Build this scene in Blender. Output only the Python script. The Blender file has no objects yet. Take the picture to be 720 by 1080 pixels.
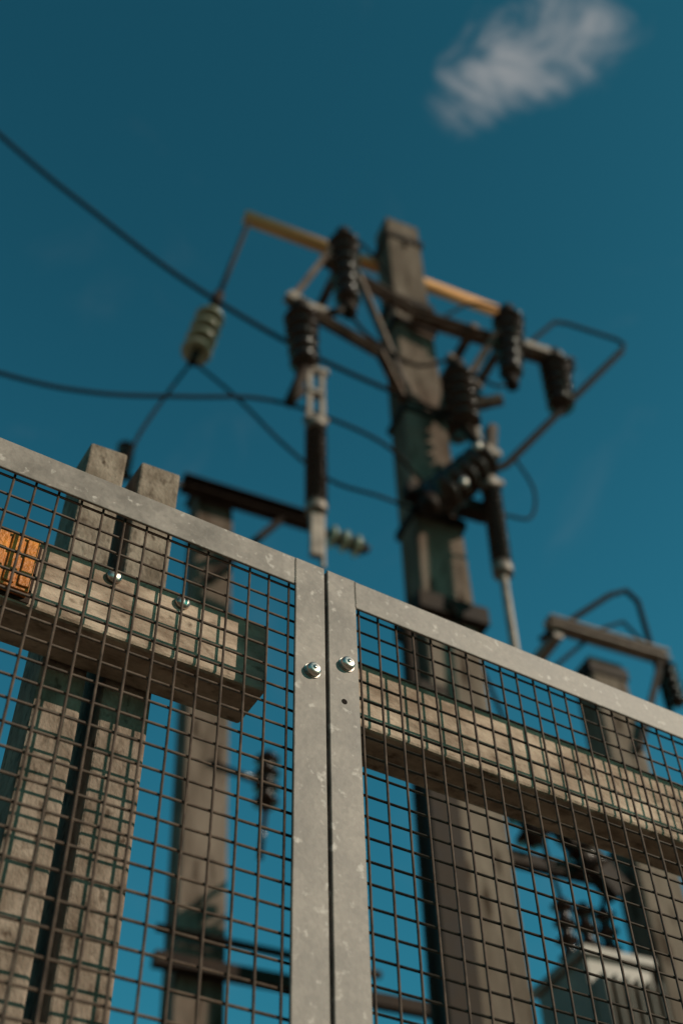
import bpy, math, random
from mathutils import Vector, Matrix
random.seed(7)
scn=bpy.context.scene
V=Vector
# ---------------------------------------------------------------- mesh builder
class MB:
    def __init__(s): s.v=[]; s.f=[]; s.smooth=[]
    def add(s,vs,fs,sm=False):
        n=len(s.v); s.v+= [tuple(v) for v in vs]
        for f in fs: s.f.append([i+n for i in f]); s.smooth.append(sm)
    def hexa(s,b,t):
        s.add(list(b)+list(t),[(3,2,1,0),(4,5,6,7),(0,1,5,4),(1,2,6,5),(2,3,7,6),(3,0,4,7)])
    def box(s,x0,x1,y0,y1,z0,z1):
        s.hexa([(x0,y0,z0),(x1,y0,z0),(x1,y1,z0),(x0,y1,z0)],[(x0,y0,z1),(x1,y0,z1),(x1,y1,z1),(x0,y1,z1)])
    def frame(s,p,q,up=V((0,0,1))):
        d=(V(q)-V(p)).normalized()
        if abs(d.dot(up))>.98: up=V((0,1,0))
        a=d.cross(up).normalized(); b=a.cross(d).normalized()
        return d,a,b
    def beam(s,p,q,w,h):
        p=V(p);q=V(q);d,a,b=s.frame(p,q)
        def r(c): return [c-a*w/2-b*h/2,c+a*w/2-b*h/2,c+a*w/2+b*h/2,c-a*w/2+b*h/2]
        s.hexa(r(p),r(q))
    def channel(s,p,q,w,h,t=.01):
        p=V(p);q=V(q);d,a,b=s.frame(p,q)
        s.beam(p-a*(w/2),q-a*(w/2),t,h)
        s.beam(p+b*(h/2-t/2)+a*.004,q+b*(h/2-t/2)+a*.004,w-t,t)
        s.beam(p-b*(h/2-t/2)+a*.004,q-b*(h/2-t/2)+a*.004,w-t,t)
    def lathe(s,p,q,prof,n=20,sm=True):
        p=V(p);q=V(q);d,a,b=s.frame(p,q);L=(q-p).length
        vs=[];fs=[]
        for (t,r) in prof:
            for i in range(n):
                an=2*math.pi*i/n
                vs.append(p+d*(L*t)+a*(r*math.cos(an))+b*(r*math.sin(an)))
        for k in range(len(prof)-1):
            for i in range(n):
                j=(i+1)%n
                fs.append((k*n+i,k*n+j,(k+1)*n+j,(k+1)*n+i))
        fs.append(tuple(range(n-1,-1,-1))); m=(len(prof)-1)*n
        fs.append(tuple(range(m,m+n)))
        s.add(vs,fs,sm)
    def tube(s,p,q,r,n=10,r2=None): s.lathe(p,q,[(0,r),(1,r2 if r2 is not None else r)],n)
    def insul(s,p,q,r,sheds,core=.45,taper=0,n=22):
        prof=[(0,r*core*.9)]
        for i in range(sheds):
            a=(i+.1)/sheds; st=1/sheds; R=r*(1-taper*i/max(sheds-1,1))
            prof+=[(a,r*core),(a+.12*st,r*core*1.1),(a+.36*st,R*.93),(a+.44*st,R),(a+.52*st,R*.97),(a+.58*st,r*core*1.1)]
        prof.append((1,r*core*.9)); s.lathe(p,q,prof,n)
    def obj(s,name,mat,parent=None,bevel=0):
        me=bpy.data.meshes.new(name); me.from_pydata(s.v,[],s.f); me.update()
        for p,sm in zip(me.polygons,s.smooth): p.use_smooth=sm
        import bmesh
        bm=bmesh.new(); bm.from_mesh(me); bmesh.ops.recalc_face_normals(bm,faces=bm.faces); bm.to_mesh(me); bm.free()
        o=bpy.data.objects.new(name,me); scn.collection.objects.link(o)
        me.materials.append(mat)
        if parent: o.parent=parent
        if bevel:
            m=o.modifiers.new("bevel","BEVEL"); m.width=bevel; m.segments=2; m.limit_method='ANGLE'
        return o
def empty(name,loc,rz):
    e=bpy.data.objects.new(name,None); scn.collection.objects.link(e); e.location=loc; e.rotation_euler=(0,0,rz); e.empty_display_size=.2
    return e
def spline(pts,k=8):
    pts=[V(p) for p in pts]; P=[pts[0]*2-pts[1]]+pts+[pts[-1]*2-pts[-2]]; out=[]
    for i in range(1,len(P)-2):
        for j in range(k):
            t=j/k; a,b,c,d=P[i-1],P[i],P[i+1],P[i+2]
            out.append(.5*((2*b)+(c-a)*t+(2*a-5*b+4*c-d)*t*t+(3*b-a-3*c+d)*t**3))
    out.append(pts[-1]); return out
def wire(name,pts,r,mat,parent=None,k=8):
    c=bpy.data.curves.new(name,"CURVE"); c.dimensions='3D'; c.bevel_depth=r; c.bevel_resolution=3
    pp=spline(pts,k) if k>1 else pts
    sp=c.splines.new('POLY'); sp.points.add(len(pp)-1)
    for i,p in enumerate(pp): sp.points[i].co=(p[0],p[1],p[2],1)
    o=bpy.data.objects.new(name,c); scn.collection.objects.link(o); c.materials.append(mat)
    c.use_fill_caps=True
    if parent: o.parent=parent
    return o
# ---------------------------------------------------------------- materials
def mat(name,c1,c2,scale=8,rough=.7,metal=0,bump=.3,detail=8,stretch=(1,1,1),c3=None,s3=40,contrast=(.35,.65),bdist=.004,trans=0,fleck=None,spec=.5,t3=(.56,.68)):
    m=bpy.data.materials.new(name); m.use_nodes=True; nt=m.node_tree; N=nt.nodes; L=nt.links
    b=N["Principled BSDF"]; b.inputs["Roughness"].default_value=rough; b.inputs["Metallic"].default_value=metal
    b.inputs["Specular IOR Level"].default_value=spec
    tc=N.new("ShaderNodeTexCoord"); mp=N.new("ShaderNodeMapping"); mp.inputs["Scale"].default_value=stretch
    L.new(tc.outputs["Object"],mp.inputs[0])
    n=N.new("ShaderNodeTexNoise"); n.inputs["Scale"].default_value=scale; n.inputs["Detail"].default_value=detail; n.inputs["Roughness"].default_value=.62
    L.new(mp.outputs[0],n.inputs["Vector"])
    r=N.new("ShaderNodeValToRGB"); r.color_ramp.elements[0].position=contrast[0]; r.color_ramp.elements[1].position=contrast[1]
    r.color_ramp.elements[0].color=(*c1,1); r.color_ramp.elements[1].color=(*c2,1)
    L.new(n.outputs[0],r.inputs[0]); col=r.outputs[0]
    if c3:
        n3=N.new("ShaderNodeTexNoise"); n3.inputs["Scale"].default_value=s3; n3.inputs["Detail"].default_value=5
        L.new(mp.outputs[0],n3.inputs["Vector"])
        r3=N.new("ShaderNodeValToRGB"); r3.color_ramp.elements[0].position=t3[0]; r3.color_ramp.elements[1].position=t3[1]
        L.new(n3.outputs[0],r3.inputs[0])
        mx=N.new("ShaderNodeMixRGB"); mx.inputs[2].default_value=(*c3,1); L.new(r3.outputs[0],mx.inputs[0]); L.new(col,mx.inputs[1]); col=mx.outputs[0]
    if fleck:
        v=N.new("ShaderNodeTexVoronoi"); v.inputs["Scale"].default_value=fleck[0]
        L.new(mp.outputs[0],v.inputs["Vector"])
        h=N.new("ShaderNodeSeparateColor"); L.new(v.outputs["Color"],h.inputs[0])
        mr=N.new("ShaderNodeMapRange"); mr.inputs[1].default_value=0; mr.inputs[2].default_value=1; mr.inputs[3].default_value=1-fleck[1]; mr.inputs[4].default_value=1+fleck[1]
        L.new(h.outputs[0],mr.inputs[0])
        vm=N.new("ShaderNodeVectorMath"); vm.operation='SCALE'; L.new(col,vm.inputs[0]); L.new(mr.outputs[0],vm.inputs["Scale"]); col=vm.outputs[0]
    L.new(col,b.inputs["Base Color"])
    mr=N.new("ShaderNodeMapRange"); mr.inputs[3].default_value=max(rough-.12,.03); mr.inputs[4].default_value=min(rough+.15,1)
    L.new(n.outputs[0],mr.inputs[0]); L.new(mr.outputs[0],b.inputs["Roughness"])
    if bump:
        n2=N.new("ShaderNodeTexNoise"); n2.inputs["Scale"].default_value=scale*6; n2.inputs["Detail"].default_value=6
        L.new(mp.outputs[0],n2.inputs["Vector"])
        bp=N.new("ShaderNodeBump"); bp.inputs["Strength"].default_value=bump; bp.inputs["Distance"].default_value=bdist
        L.new(n2.outputs[0],bp.inputs["Height"]); L.new(bp.outputs[0],b.inputs["Normal"])
    if trans: b.inputs["Transmission Weight"].default_value=trans
    return m
galv=mat("galvanised_steel",(.100,.076,.062),(.225,.180,.155),16,.58,.0,.4,12,c3=(.33,.275,.245),s3=75,bdist=.0010,fleck=(210,.10),spec=.35,t3=(.60,.70))
wirem=mat("mesh_wire_steel",(.030,.017,.011),(.075,.048,.034),60,.6,.1,0,spec=.2)  # near-black base puts the galvanised wires' shade into the colour
boltm=mat("zinc_bolt",(.42,.35,.31),(.62,.54,.49),120,.3,.9,.2,bdist=.0004)
railm=mat("weathered_rail_surface",(.17,.118,.086),(.40,.305,.235),17,.9,0,.6,10,stretch=(1,1.6,1.6),c3=(.10,.065,.045),s3=48,bdist=.003,spec=.05,t3=(.58,.74))
postm=mat("weathered_post_surface",(.110,.078,.058),(.235,.18,.142),24,.9,0,.7,10,stretch=(1.4,1.4,.9),c3=(.06,.04,.029),s3=60,bdist=.003,spec=.05,t3=(.57,.72))
conc=mat("weathered_pole_surface",(.060,.041,.030),(.168,.128,.102),3,.9,0,.7,10,stretch=(2,2,.4),c3=(.035,.022,.015),s3=9,bdist=.01,spec=.05)
steel=mat("weathered_steel",(.032,.018,.012),(.14,.095,.070),10,.6,.0,.3,c3=(.09,.035,.015),s3=25,spec=.15)
dsteel=mat("dark_steel",(.012,.006,.004),(.028,.016,.010),10,.65,.0,.2,spec=.1)
lsteel=mat("pale_galvanised_fitting",(.13,.095,.075),(.27,.21,.17),20,.5,.1,.2,spec=.3)
timber=mat("timber_crossarm_wood",(.44,.205,.08),(.64,.33,.145),4,.8,0,.5,stretch=(.5,5,5),c3=(.24,.10,.04),s3=8,spec=.1)
porc=mat("dark_porcelain",(.012,.004,.002),(.026,.010,.005),20,.2,0,0,spec=.3)
glass=mat("green_glass",(.30,.31,.20),(.48,.47,.34),20,.08,0,0,trans=.4,spec=.8)
cable=mat("black_cable",(.008,.005,.004),(.016,.010,.008),30,.8,0,0,spec=.05)
amber=mat("amber_reflector",(.28,.08,.008),(.54,.18,.02),40,.5,0,.5,spec=.3)
green=mat("transformer_paint",(.13,.10,.078),(.22,.175,.14),5,.55,.0,.2)
gravel=mat("gravel",(.14,.098,.068),(.30,.225,.165),30,.95,0,1,bdist=.03)
# ---------------------------------------------------------------- ground
g=MB(); g.add([(-400,-400,0),(400,-400,0),(400,400,0),(-400,400,0)],[(0,1,2,3)]); g.obj("gravel_ground",gravel)
# ---------------------------------------------------------------- gate
GA=math.atan2(.527,.85); GL=(-.021,.969,0)
def gate(sign):
    e=empty("steel_mesh_gate",GL,GA)
    a,b=(.0025,1.25) if sign>0 else (-1.25,-.0015)
    W=.038; TOP=2.412; BOT=.10; T=.004
    fr=MB()
    fr.box(a,a+W,0,T,BOT,TOP); fr.box(b-W,b,0,T,BOT,TOP)
    fr.box(a+W,b-W,0.0004,T,TOP-.044,TOP-.0003); fr.box(a+W,b-W,0.0004,T,BOT,BOT+.044)
    fr.box(a+W,b-W,0.0004,T,1.2,1.24)
    fr.box(a,a+T,T+.0003,.038,BOT,TOP) ; fr.box(b-T,b,T+.0003,.038,BOT,TOP)
    fr.box(a+T,b-T,T+.0003,.038,TOP-T-.0005,TOP-.0005)
    fr.obj("frame",galv,e,.0012)
    wb=MB()
    for cx in (a+W,b-W):
        for k in range(14):
            z=TOP-.042+k*.003
            wb.lathe((cx+random.uniform(-.0004,.0004),.0012,z),(cx,-.0007,z),[(0,.0018),(.6,.0016),(1,.0008)],8)
    wb.obj("weld_bead",galv,e)
    ms=MB(); R=.00145; P=.0252
    x=a+W*.55
    xs=[]
    while x<b-W*.4:
        xs.append(x); x+=P
    for x in xs:
        j=random.uniform(-.0011,.0011); j2=random.uniform(-.0011,.0011)
        ms.tube((x+j,.0075,BOT+.02),(x+j2,.0075,TOP-.02),R,8)
    z=BOT+.025
    while z<TOP-.015:
        j=random.uniform(-.0010,.0010); j2=random.uniform(-.0010,.0010)
        ms.tube((a+.012,.0102,z+j),(b-.012,.0102,z+j2),R,8); z+=P
    ms.obj("welded_mesh",wirem,e)
    bl=MB()
    def bolt(x,z,r,y=0):
        bl.lathe((x,y,z),(x,y-.0015,z),[(0,r*1.12),(1,r*1.12)],28,False)
        bl.lathe((x,y-.0016,z),(x,y-.0082,z),[(0,r*.98),(.25,r),(.7,r*.93),(.93,r*.75),(1,r*.62)],28)
        bl.lathe((x,y-.0083,z),(x,y-.0092,z),[(0,r*.35),(1,r*.3)],12)
    bolt(-.0185 if sign<0 else .0245, 2.245 if sign<0 else 2.272,.0085)
    for zz in (1.6,.9): bolt(-.0185 if sign<0 else .0225,zz,.0085)
    bl.obj("bolt",boltm,e)
    hb=MB()
    if sign>0: hb.lathe((.021,.001,2.219),(.021,-.0004,2.219),[(0,.0034),(1,.0034)],16,False)
    else: hb.lathe((-.021,.001,1.5),(-.021,-.0004,1.5),[(0,.0030),(1,.0030)],16,False)
    hb.obj("bolt_hole",cable,e)
    rl=MB()
    if sign>0: rl.box(.046,1.24,.052,.117,2.243,2.342)
    else: rl.box(-1.24,-.046,.052,.117,2.243,2.342)
    rl.obj("back_rail",railm,e,.004)
    rb=MB()
    for x,z in (((-.235,2.325),(-.154,2.325)) if sign<0 else ((.62,2.325),(.7,2.325))):
        rb.lathe((x,.052,z),(x,.045,z),[(0,.0085),(.6,.0085),(1,.005)],20)
    rb.obj("rail_bolt",boltm,e)
    hp=MB(); xx=sign*1.32
    hp.box(xx-.05,xx+.05,-.03,.07,0,2.5); hp.obj("hinge_post",galv,e,.004)
    hg=MB()
    for zz in (.5,1.3,2.1): hg.tube((sign*1.262,-.01,zz),(sign*1.262,-.01,zz+.09),.009,14)
    hg.obj("hinge",galv,e)
    return e
gl=gate(-1); gr=gate(1)
e=empty("amber_reflector_plate",GL,GA)
m=MB(); m.box(-.42,-.322,.040,.0505,2.250,2.325)
for i in range(6): m.box(-.415+.016*i,-.403+.016*i,.0375,.0398,2.254,2.321)
m.obj("lens",amber,e,.001)
m=MB(); m.box(-.425,-.317,.0507,.0518,2.246,2.329); m.obj("backing",dsteel,e)
for (x0,x1,z) in ((-.275,-.225,2.625),(-.205,-.150,2.628)):
    e=empty("weathered_post",GL,GA)
    m=MB(); m.hexa([(x0,.12,0),(x1,.12,0),(x1,.20,0),(x0,.20,0)],[(x0,.12,z-.008),(x1,.12,z-.003),(x1,.20,z+.012),(x0,.20,z+.006)])
    m.obj("shaft",postm,e,.003)
# ---------------------------------------------------------------- main pole
A=math.radians(24.6); PL=(.515,4.16,0)
e=empty("utility_pole",PL,A)
cx=-.06
m=MB()
def hw(z): return .155-.003*z
def sec(z,o=0):
    w=hw(z)+o; d=.095+o
    return [(cx-w,-d,z),(cx+w,-d,z),(cx+w,d,z),(cx-w,d,z)]
m.hexa(sec(0),sec(9.22)); m.obj("shaft",conc,e,.012)
m=MB()
for z,h,o in ((8.93,.06,.016),(8.06,.07,.02),(7.80,.05,.02),(6.86,.05,.016),(5.95,.06,.016)):
    m.hexa(sec(z,o),sec(z+h,o))
m.hexa(sec(5.25,.045),sec(5.36,.045))
m.tube((cx-.20,-.02,0),(cx-.20,-.02,5.25),.035,14)
m.box(cx-.25,cx-.115,-.175,-.115,0,4.75)  # added dark riser channel, also stands in for the pole's shaded side
m.obj("steel_bands",dsteel,e,.004)
m=MB(); m.tube((-1.16,.15,8.91),(.80,.15,8.91),.05,20,.046); m.obj("timber_crossarm",timber,e)
m=MB()
m.tube((cx,-.13,8.86),(cx,.25,8.86),.015,10)
q=-.3
m.channel((-.12,q+.12,7.80),(.95,q,7.66),.07,.09)
m.channel((-.12,.22,7.75),(.62,.22,7.75),.06,.08)
m.channel((-.78,q,7.86),(-.12,q+.12,7.86),.06,.08)
m.channel((-.98,q,7.23),(-.44,q,7.02),.05,.06)
m.beam((-.44,q,7.02),(cx-.12,-.08,6.95),.05,.05)
m.beam((-.72,q,8.0),(-.98,q,7.22),.035,.035)
m.beam((-.66,q,7.86),(-.66,.25,7.86),.05,.05)
m.beam((.50,q,7.78),(.50,.25,7.78),.05,.05)
m.beam((.25,q,7.72),(.25,.25,7.72),.05,.05)
m.beam((cx+.1,-.1,6.88),(.42,q,7.76),.04,.04)
m.beam((cx-.1,-.1,7.0),(-.55,q,7.83),.04,.04)
m.beam((cx+.1,.1,7.0),(.5,.22,7.72),.04,.04)
m.beam((cx+.1,-.12,6.92),(.34,q,6.98),.05,.06)
m.beam((cx-.16,-.16,6.02),(.28,-.16,6.04),.06,.06)
m.beam((.2,-.16,6.04),(.2,-.34,6.60),.05,.05)
m.beam((.2,q,7.0),(.02,q,7.25),.04,.04)
m.obj("steel_crossarm_frame",steel,e,.003)
m=MB()
for x in (-.865,-.795): m.beam((x,q,6.64),(x,q,6.15),.028,.028)
m.beam((-.9,q,6.6),(-.76,q,6.62),.04,.04); m.beam((-.89,q,6.17),(-.77,q,6.17),.05,.04); m.beam((-.87,q,6.4),(-.79,q,6.4),.05,.03)
m.beam((.20,q,6.62),(.16,q,6.12),.035,.035); m.beam((.13,q,6.62),(.11,q,6.12),.03,.03); m.beam((.08,q,6.14),(.22,q,6.14),.05,.04); m.beam((.1,q,6.4),(.24,q,6.4),.05,.05)
m.beam((-.83,q,5.47),(-.83,q,5.18),.06,.03); m.tube((.13,q,5.45),(.12,q,4.9),.020,12); m.tube((-.80,q,5.47),(-.80,q,5.12),.012,10)
m.beam((.58,q,7.68),(.86,q,7.70),.07,.06)
m.beam((-1.0,q,7.27),(-.86,q,7.20),.06,.07)
for x,z in ((-.83,5.5),(-.83,6.12),(.14,6.1),(.13,5.47)): m.tube((x,q,z-.03),(x,q,z+.03),.05,16)
m.beam((-.88,-.27,7.28),(-.72,-.27,7.28),.05,.05)
m.obj("fittings",lsteel,e,.002)
m=MB()
m.insul((-.63,q,8.18),(-.62,q,7.42),.105,6,.5,.25)
m.insul((-.915,q,7.12),(-.89,q,6.60),.10,5,.5,.2)
m.insul((.52,q,7.98),(.44,q,7.26),.105,6,.5,.3)
m.insul((.80,q,7.62),(.755,q,7.10),.10,5,.5,.15)
m.insul((.06,q,7.08),(.05,q,6.56),.095,5,.5)
m.insul((-.20,q,5.83),(.13,q,6.30),.11,5,.45)
m.insul((.27,.1,7.60),(.27,.1,7.05),.08,5,.5)
m.insul((-.83,q,6.12),(-.83,q,5.5),.055,14,.55)
m.insul((.15,q,6.10),(.13,q,5.47),.052,14,.55)
m.obj("porcelain_insulators",porc,e)
m=MB()
for p,r in (((-.63,q,8.24),.05),((-.615,q,7.36),.045),((-.92,q,7.18),.05),((.525,q,8.04),.05),((.435,q,7.2),.04),((.80,q,7.68),.05),((.06,q,7.14),.05),((-.23,q,5.79),.05)):
    m.tube(V(p)-V((0,0,.04)),V(p)+V((0,0,.04)),r,16)
m.tube((-.89,q,6.6),(-.97,q,6.25),.03,12); m.tube((-.97,q,6.25),(-.90,q,6.40),.022,10)
m.tube((-.62,q,7.36),(-.74,q,7.24),.025,10); m.tube((.05,q,6.56),(.16,q,6.38),.03,10)
m.beam((-.30,-.2,5.98),(.16,-.2,6.0),.08,.08)
m.obj("terminals",dsteel,e)
# zinc beads added to give glints on the tilted switch insulator
m=MB()
for p in ((.04,-.40,6.27),(-.08,-.40,5.92)):
    m.lathe(V(p)-V((0,0,.022)),V(p)+V((0,0,.022)),[(0,.01),(.25,.022),(.75,.022),(1,.01)],14)
m.obj("glint_beads",boltm,e)
m=MB(); gp0=V((-1.28,.15,7.80)); gp1=V((-1.385,.15,7.03)); m2=MB()
for i in range(4):
    t=.33+.165*i
    a=gp0.lerp(gp1,t); b=gp0.lerp(gp1,t+.085)
    m.lathe(a,b,[(0,.035),(.25,.055),(.6,.084),(.8,.090),(1,.086),(.85,.05),(.7,.03)],24)
    m2.lathe(gp0.lerp(gp1,t-.07),gp0.lerp(gp1,t+.005),[(0,.02),(.3,.045),(1,.05)],16)
m.obj("glass_disc_insulators",glass,e)
m2.tube((-1.13,.15,8.86),gp0,.016,10); m2.tube(gp0,gp0.lerp(gp1,.28),.034,12); m2.tube(gp0.lerp(gp1,.28),gp0.lerp(gp1,1.03),.018,12)
m2.beam(gp0.lerp(gp1,.93),gp0.lerp(gp1,1.05),.05,.05)
m2.obj("string_hardware",dsteel,e)
wire("jumper_loop",[V(p) for p in ((.60,q,7.60),(.66,q,7.78),(.90,q,8.16),(1.0,q,8.20),(1.40,q,8.24),(1.45,q,8.21),(1.41,q,8.11))],.014,cable,e,1)
wire("jumper_rod",[V((1.41,q,8.11)),V((.28,q,6.35)),V((.18,q,6.25))],.022,cable,e,1)
wire("jumper",[(.33,q,6.45),(.42,q,6.2),(.36,q,5.95),(.2,q,5.9)],.008,cable,e)
wire("jumper",[(-.62,q,7.34),(-.5,q,7.15),(-.2,-.25,7.1),(.02,q,7.2)],.012,cable,e)
wire("jumper",[(-.63,q,8.24),(-.45,-.25,8.3),(-.25,-.2,8.0),(-.3,-.2,7.6)],.010,cable,e)
wire("jumper",[(.52,q,8.06),(.35,-.2,8.2),(.15,-.15,8.0)],.010,cable,e)
wire("jumper",[(.44,q,7.2),(.3,q,7.1),(.1,q,7.2)],.010,cable,e)
def line(pts,r=.0095):
    ee=empty("overhead_power_line",PL,A); wire("conductor",pts,r,cable,ee)
line([(-4.2,-.25,9.3),(-2.75,-.25,7.98),(-2.13,-.25,7.50),(-1.55,-.25,7.12),(-.82,-.25,6.83),(.03,-.25,6.70)],.013)
line([(-5,-.25,6.1),(-3.2,-.25,5.83),(-2.33,-.25,5.82),(-1.90,-.25,5.90),(-1.47,-.25,6.10),(-1.13,-.25,6.27),(-.82,-.25,6.31),(-.43,-.25,6.24),(-.15,-.12,6.2)],.010)
line([(-1.39,.15,7.01),(-1.157,0,6.58),(-.915,-.1,6.165),(-.71,-.2,5.87),(-.47,-.25,5.80),(-.2,-.12,5.95)],.009)
line([(-1.39,.15,7.01),(-1.53,.15,6.53),(-1.63,.15,6.11),(-1.70,.15,5.5),(-1.72,.15,4.5)],.009)
# ---------------------------------------------------------------- far left pole
e=empty("concrete_utility_pole",(-.86,5.05,0),A)
m=MB(); lean=.30
m.hexa([(lean-.12,-.1,0),(lean+.12,-.1,0),(lean+.12,.1,0),(lean-.12,.1,0)],[(-.12,-.1,7.44),(.12,-.1,7.44),(.12,.1,7.46),(-.12,.1,7.46)])
m.obj("shaft",conc,e,.01)
m=MB(); m.channel((-.24,-.17,7.25),(.72,-.17,7.25),.09,.11); m.beam((0,-.12,6.5),(.45,-.17,7.2),.04,.04); m.hexa([(-.14,-.12,7.36),(.14,-.12,7.36),(.14,.12,7.36),(-.14,.12,7.36)],[(-.14,-.12,7.40),(.14,-.12,7.40),(.14,.12,7.40),(-.14,.12,7.40)])
m.obj("crossarm",dsteel,e,.003)
m=MB()
for i in range(3):
    a=V((.76+.085*i,-.17,7.16-.01*i)); m.lathe(a,a+V((.055,0,0)),[(0,.03),(.3,.065),(.6,.078),(.85,.075),(1,.03)],20)
m.obj("glass_disc_insulators",glass,e)
m=MB(); m.tube((.70,-.17,7.18),(1.06,-.17,7.14),.026,10)
for i in range(3): m.tube((.825+.085*i,-.17,7.16-.01*i),(.85+.085*i,-.17,7.16-.01*i),.05,14)
m.obj("string_hardware",dsteel,e)
m=MB()
a=V((-.62,-.1,7.55)); m.insul(a,a+V((0,0,-.35)),.06,4,.5)
m.tube((-.62,-.1,7.2),(-.2,-.15,7.25),.02,10)
m.insul((.42,-.1,5.35),(.42,-.1,5.0),.07,4,.5); m.tube((.1,-.1,5.2),(.42,-.1,5.15),.02,10); m.tube((.42,-.1,5.0),(.40,-.1,4.7),.015,10)
m.obj("pin_insulator",porc,e)
m=MB(); m.beam((-.1,-.16,4.05),(1.45,-.16,4.05),.06,.06); m.tube((-.1,-.16,4.2),(1.0,-.16,4.18),.02,8); m.obj("tie_beam",dsteel,e)
# ---------------------------------------------------------------- far right pole
e=empty("steel_crossarm_pole",(1.26,4.55,0),A)
m=MB(); m.hexa([(-.13,-.1,0),(.13,-.1,0),(.13,.1,0),(-.13,.1,0)],[(-.10,-.08,5.36),(.10,-.08,5.36),(.10,.08,5.36),(-.10,.08,5.36)]); m.obj("shaft",conc,e,.01)
m=MB(); m.channel((-.35,-.14,5.44),(.35,-.14,5.44),.07,.06); m.beam((-.3,-.14,5.38),(-.3,.1,5.38),.05,.05); m.obj("crossarm",lsteel,e,.003)
m=MB(); m.beam((.05,-.1,4.8),(.3,-.14,5.40),.03,.03); m.hexa([(-.11,-.09,5.25),(.11,-.09,5.25),(.11,.09,5.25),(-.11,.09,5.25)],[(-.11,-.09,5.32),(.11,-.09,5.32),(.11,.09,5.32),(-.11,.09,5.32)]); m.obj("brace",dsteel,e)
wire("jumper_loop",[V((-.38,-.1,5.35)),V((.12,-.1,5.84)),V((.24,-.1,5.92)),V((.30,-.1,5.86)),V((.30,-.1,5.0))],.016,cable,e,1)
wire("jumper_loop",[V((-.32,-.1,5.2)),V((.0,-.1,5.55)),V((.16,-.1,5.66)),V((.30,-.1,5.5))],.010,cable,e,1)
m=MB(); m.insul((.33,-.14,5.39),(.33,-.14,5.12),.045,5,.5); m.obj("porcelain_insulators",porc,e)
# ---------------------------------------------------------------- transformer on platform between poles
e=empty("pole_mounted_transformer",(.93,4.5,0),A)
m=MB(); m.box(-.13,.17,-.16,.2,3.0,3.70); m.box(-.15,.19,-.18,.22,3.702,3.74)
for i in range(6): m.box(-.12+.05*i,-.108+.05*i,-.25,-.162,3.1,3.6)
m.obj("tank",green,e,.006)
m=MB()
for x,z in ((-.08,3.74),(.02,3.74),(.12,3.74)): m.insul((x,0,z),(x-.02,-.03,z+.28),.05,4,.5)
m.insul((-.30,-.1,4.5),(-.22,-.1,4.2),.08,3,.5); m.insul((-.05,-.1,4.35),(.05,-.1,4.12),.08,3,.5)
m.obj("bushings",porc,e)
m=MB(); m.channel((-.55,-.2,2.92),(.5,-.2,2.92),.07,.1); m.channel((-.55,.25,2.92),(.5,.25,2.92),.07,.1)
m.beam((-.42,-.1,4.78),(.15,-.1,4.05),.08,.10); m.beam((-.45,-.1,4.3),(-.2,-.1,4.55),.05,.05); m.beam((-.5,-.05,4.15),(.4,-.05,4.15),.05,.06)
m.obj("platform",dsteel,e,.003)
wire("jumper",[(.10,-.03,4.02),(.2,-.1,4.4),(.35,-.1,4.9),(.60,-.1,5.1)],.010,cable,e)
wire("jumper",[(-.10,-.03,4.02),(-.2,-.1,4.3),(-.3,-.1,4.9),(-.62,-.3,5.3)],.010,cable,e)
# ---------------------------------------------------------------- light & world
sd=V((1.25,-.402,.78)).normalized()
sun=bpy.data.lights.new("sun","SUN"); sun.energy=5; sun.angle=math.radians(.5); sun.color=(1,.85,.69)
so=bpy.data.objects.new("sun",sun); scn.collection.objects.link(so); so.rotation_euler=sd.to_track_quat('Z','Y').to_euler(); so.location=(5,-3,12)
w=bpy.data.worlds.new("World"); scn.world=w; w.use_nodes=True; nt=w.node_tree; N=nt.nodes; L=nt.links
bg=N["Background"]; bg.inputs[1].default_value=.088
sky=N.new("ShaderNodeTexSky"); sky.sky_type='NISHITA'; sky.sun_disc=False
sky.sun_elevation=math.asin(sd.z); sky.sun_rotation=math.atan2(sd.x,sd.y)
tint=N.new("ShaderNodeMixRGB"); tint.blend_type='MULTIPLY'; tint.inputs[0].default_value=1; tint.inputs[2].default_value=(.20,1.0,.90,1)
L.new(sky.outputs[0],tint.inputs[1])
tc=N.new("ShaderNodeTexCoord")
# clear-air deepening towards the zenith
sx=N.new("ShaderNodeSeparateXYZ"); L.new(tc.outputs["Generated"],sx.inputs[0])
zr=N.new("ShaderNodeMapRange"); zr.interpolation_type='SMOOTHSTEP'; zr.inputs[1].default_value=.55; zr.inputs[2].default_value=.98; zr.inputs[3].default_value=1.10; zr.inputs[4].default_value=.72
L.new(sx.outputs[2],zr.inputs[0])
deep=N.new("ShaderNodeVectorMath"); deep.operation='SCALE'; L.new(tint.outputs[0],deep.inputs[0]); L.new(zr.outputs[0],deep.inputs["Scale"])
def math_(op,a,b=None):
    n=N.new("ShaderNodeMath"); n.operation=op
    for i,x in enumerate((a,b)):
        if x is None: continue
        if isinstance(x,(int,float)): n.inputs[i].default_value=x
        else: L.new(x,n.inputs[i])
    return n.outputs[0]
def noise(sc,det,ro=.6,dist=0):
    n=N.new("ShaderNodeTexNoise"); n.inputs["Scale"].default_value=sc; n.inputs["Detail"].default_value=det; n.inputs["Roughness"].default_value=ro; n.inputs["Distortion"].default_value=dist
    L.new(tc.outputs["Generated"],n.inputs["Vector"]); return n.outputs[0]
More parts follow.
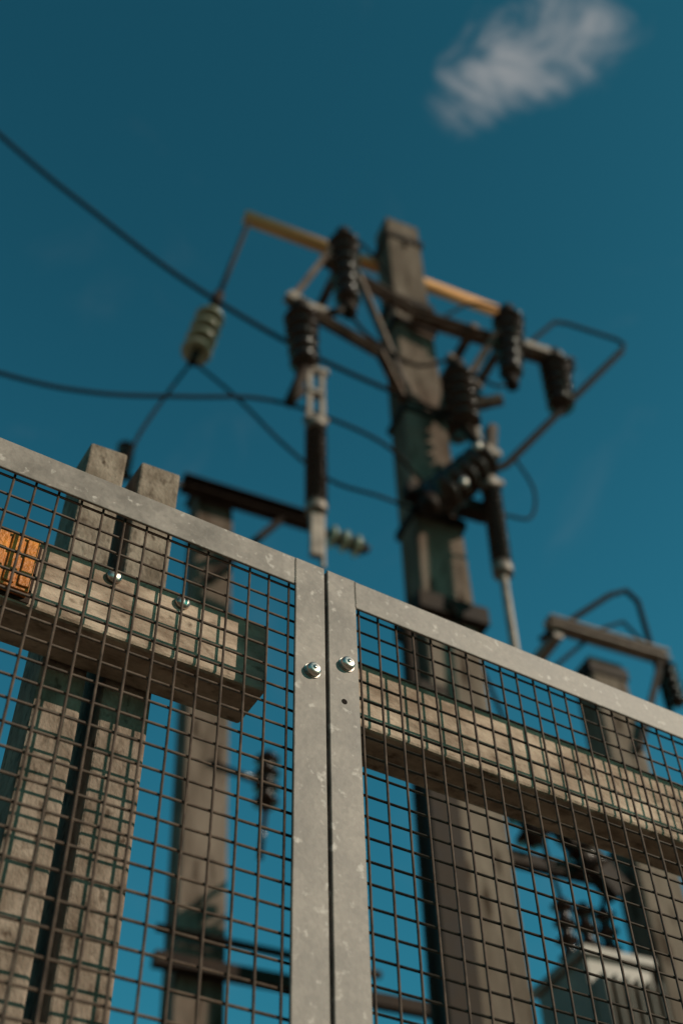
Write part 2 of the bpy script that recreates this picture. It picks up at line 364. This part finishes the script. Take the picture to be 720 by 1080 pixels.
def blob(c,r,s):
    d=N.new("ShaderNodeVectorMath"); d.operation='DISTANCE'; d.inputs[1].default_value=c; L.new(tc.outputs["Generated"],d.inputs[0])
    mr=N.new("ShaderNodeMapRange"); mr.interpolation_type='SMOOTHSTEP'; mr.inputs[1].default_value=r; mr.inputs[2].default_value=0; mr.inputs[3].default_value=0; mr.inputs[4].default_value=s
    L.new(d.outputs["Value"],mr.inputs[0]); return mr.outputs[0]
b=blob((.1153,.3625,.9248),.062,.9)
for c,r,s in (((.1443,.3422,.9285),.074,.9),((.1796,.3254,.9283),.078,.8),((.2050,.3200,.9250),.075,.55)): b=math_('MAXIMUM',b,blob(c,r,s))
nz=noise(19,10,.66,1.1)
mr=N.new("ShaderNodeMapRange"); mr.interpolation_type='SMOOTHSTEP'; mr.inputs[1].default_value=.12; mr.inputs[2].default_value=1.5
L.new(math_('MULTIPLY',math_('ADD',b,math_('MULTIPLY',math_('SUBTRACT',nz,.5),2.6)),math_('MINIMUM',math_('MULTIPLY',b,2.2),1)),mr.inputs[0])
cl=mr.outputs[0]
mr2=N.new("ShaderNodeMapRange"); mr2.interpolation_type='SMOOTHSTEP'; mr2.inputs[1].default_value=.55; mr2.inputs[2].default_value=.9; mr2.inputs[4].default_value=.09; L.new(noise(6,6,.6,.8),mr2.inputs[0])
tot=math_('MINIMUM',math_('ADD',math_('MULTIPLY',cl,.8),mr2.outputs[0]),1)
mix=N.new("ShaderNodeMixRGB"); mix.inputs[2].default_value=(4.2,4.2,4.2,1); L.new(tot,mix.inputs[0]); L.new(deep.outputs[0],mix.inputs[1])
L.new(mix.outputs[0],bg.inputs[0])
# ---------------------------------------------------------------- camera
th=math.radians(48.976); ph=math.radians(1.792)
R=V((1,0,0)); U=V((0,-math.sin(th),math.cos(th))); F=V((0,math.cos(th),math.sin(th)))
X=R*math.cos(ph)-U*math.sin(ph); Y=R*math.sin(ph)+U*math.cos(ph)
M=Matrix((X,Y,-F)).transposed().to_4x4(); M.translation=V((0,0,1.4))
cd=bpy.data.cameras.new("camera"); cam=bpy.data.objects.new("camera",cd); scn.collection.objects.link(cam); cam.matrix_world=M
cd.sensor_fit='VERTICAL'; cd.sensor_height=36; cd.sensor_width=24; cd.lens=41.667; cd.clip_start=.05; cd.clip_end=2000
cd.dof.use_dof=True; cd.dof.focus_distance=1.25; cd.dof.aperture_fstop=3.6
scn.camera=cam
scn.view_settings.view_transform='Standard'; scn.view_settings.look='None'; scn.view_settings.exposure=0
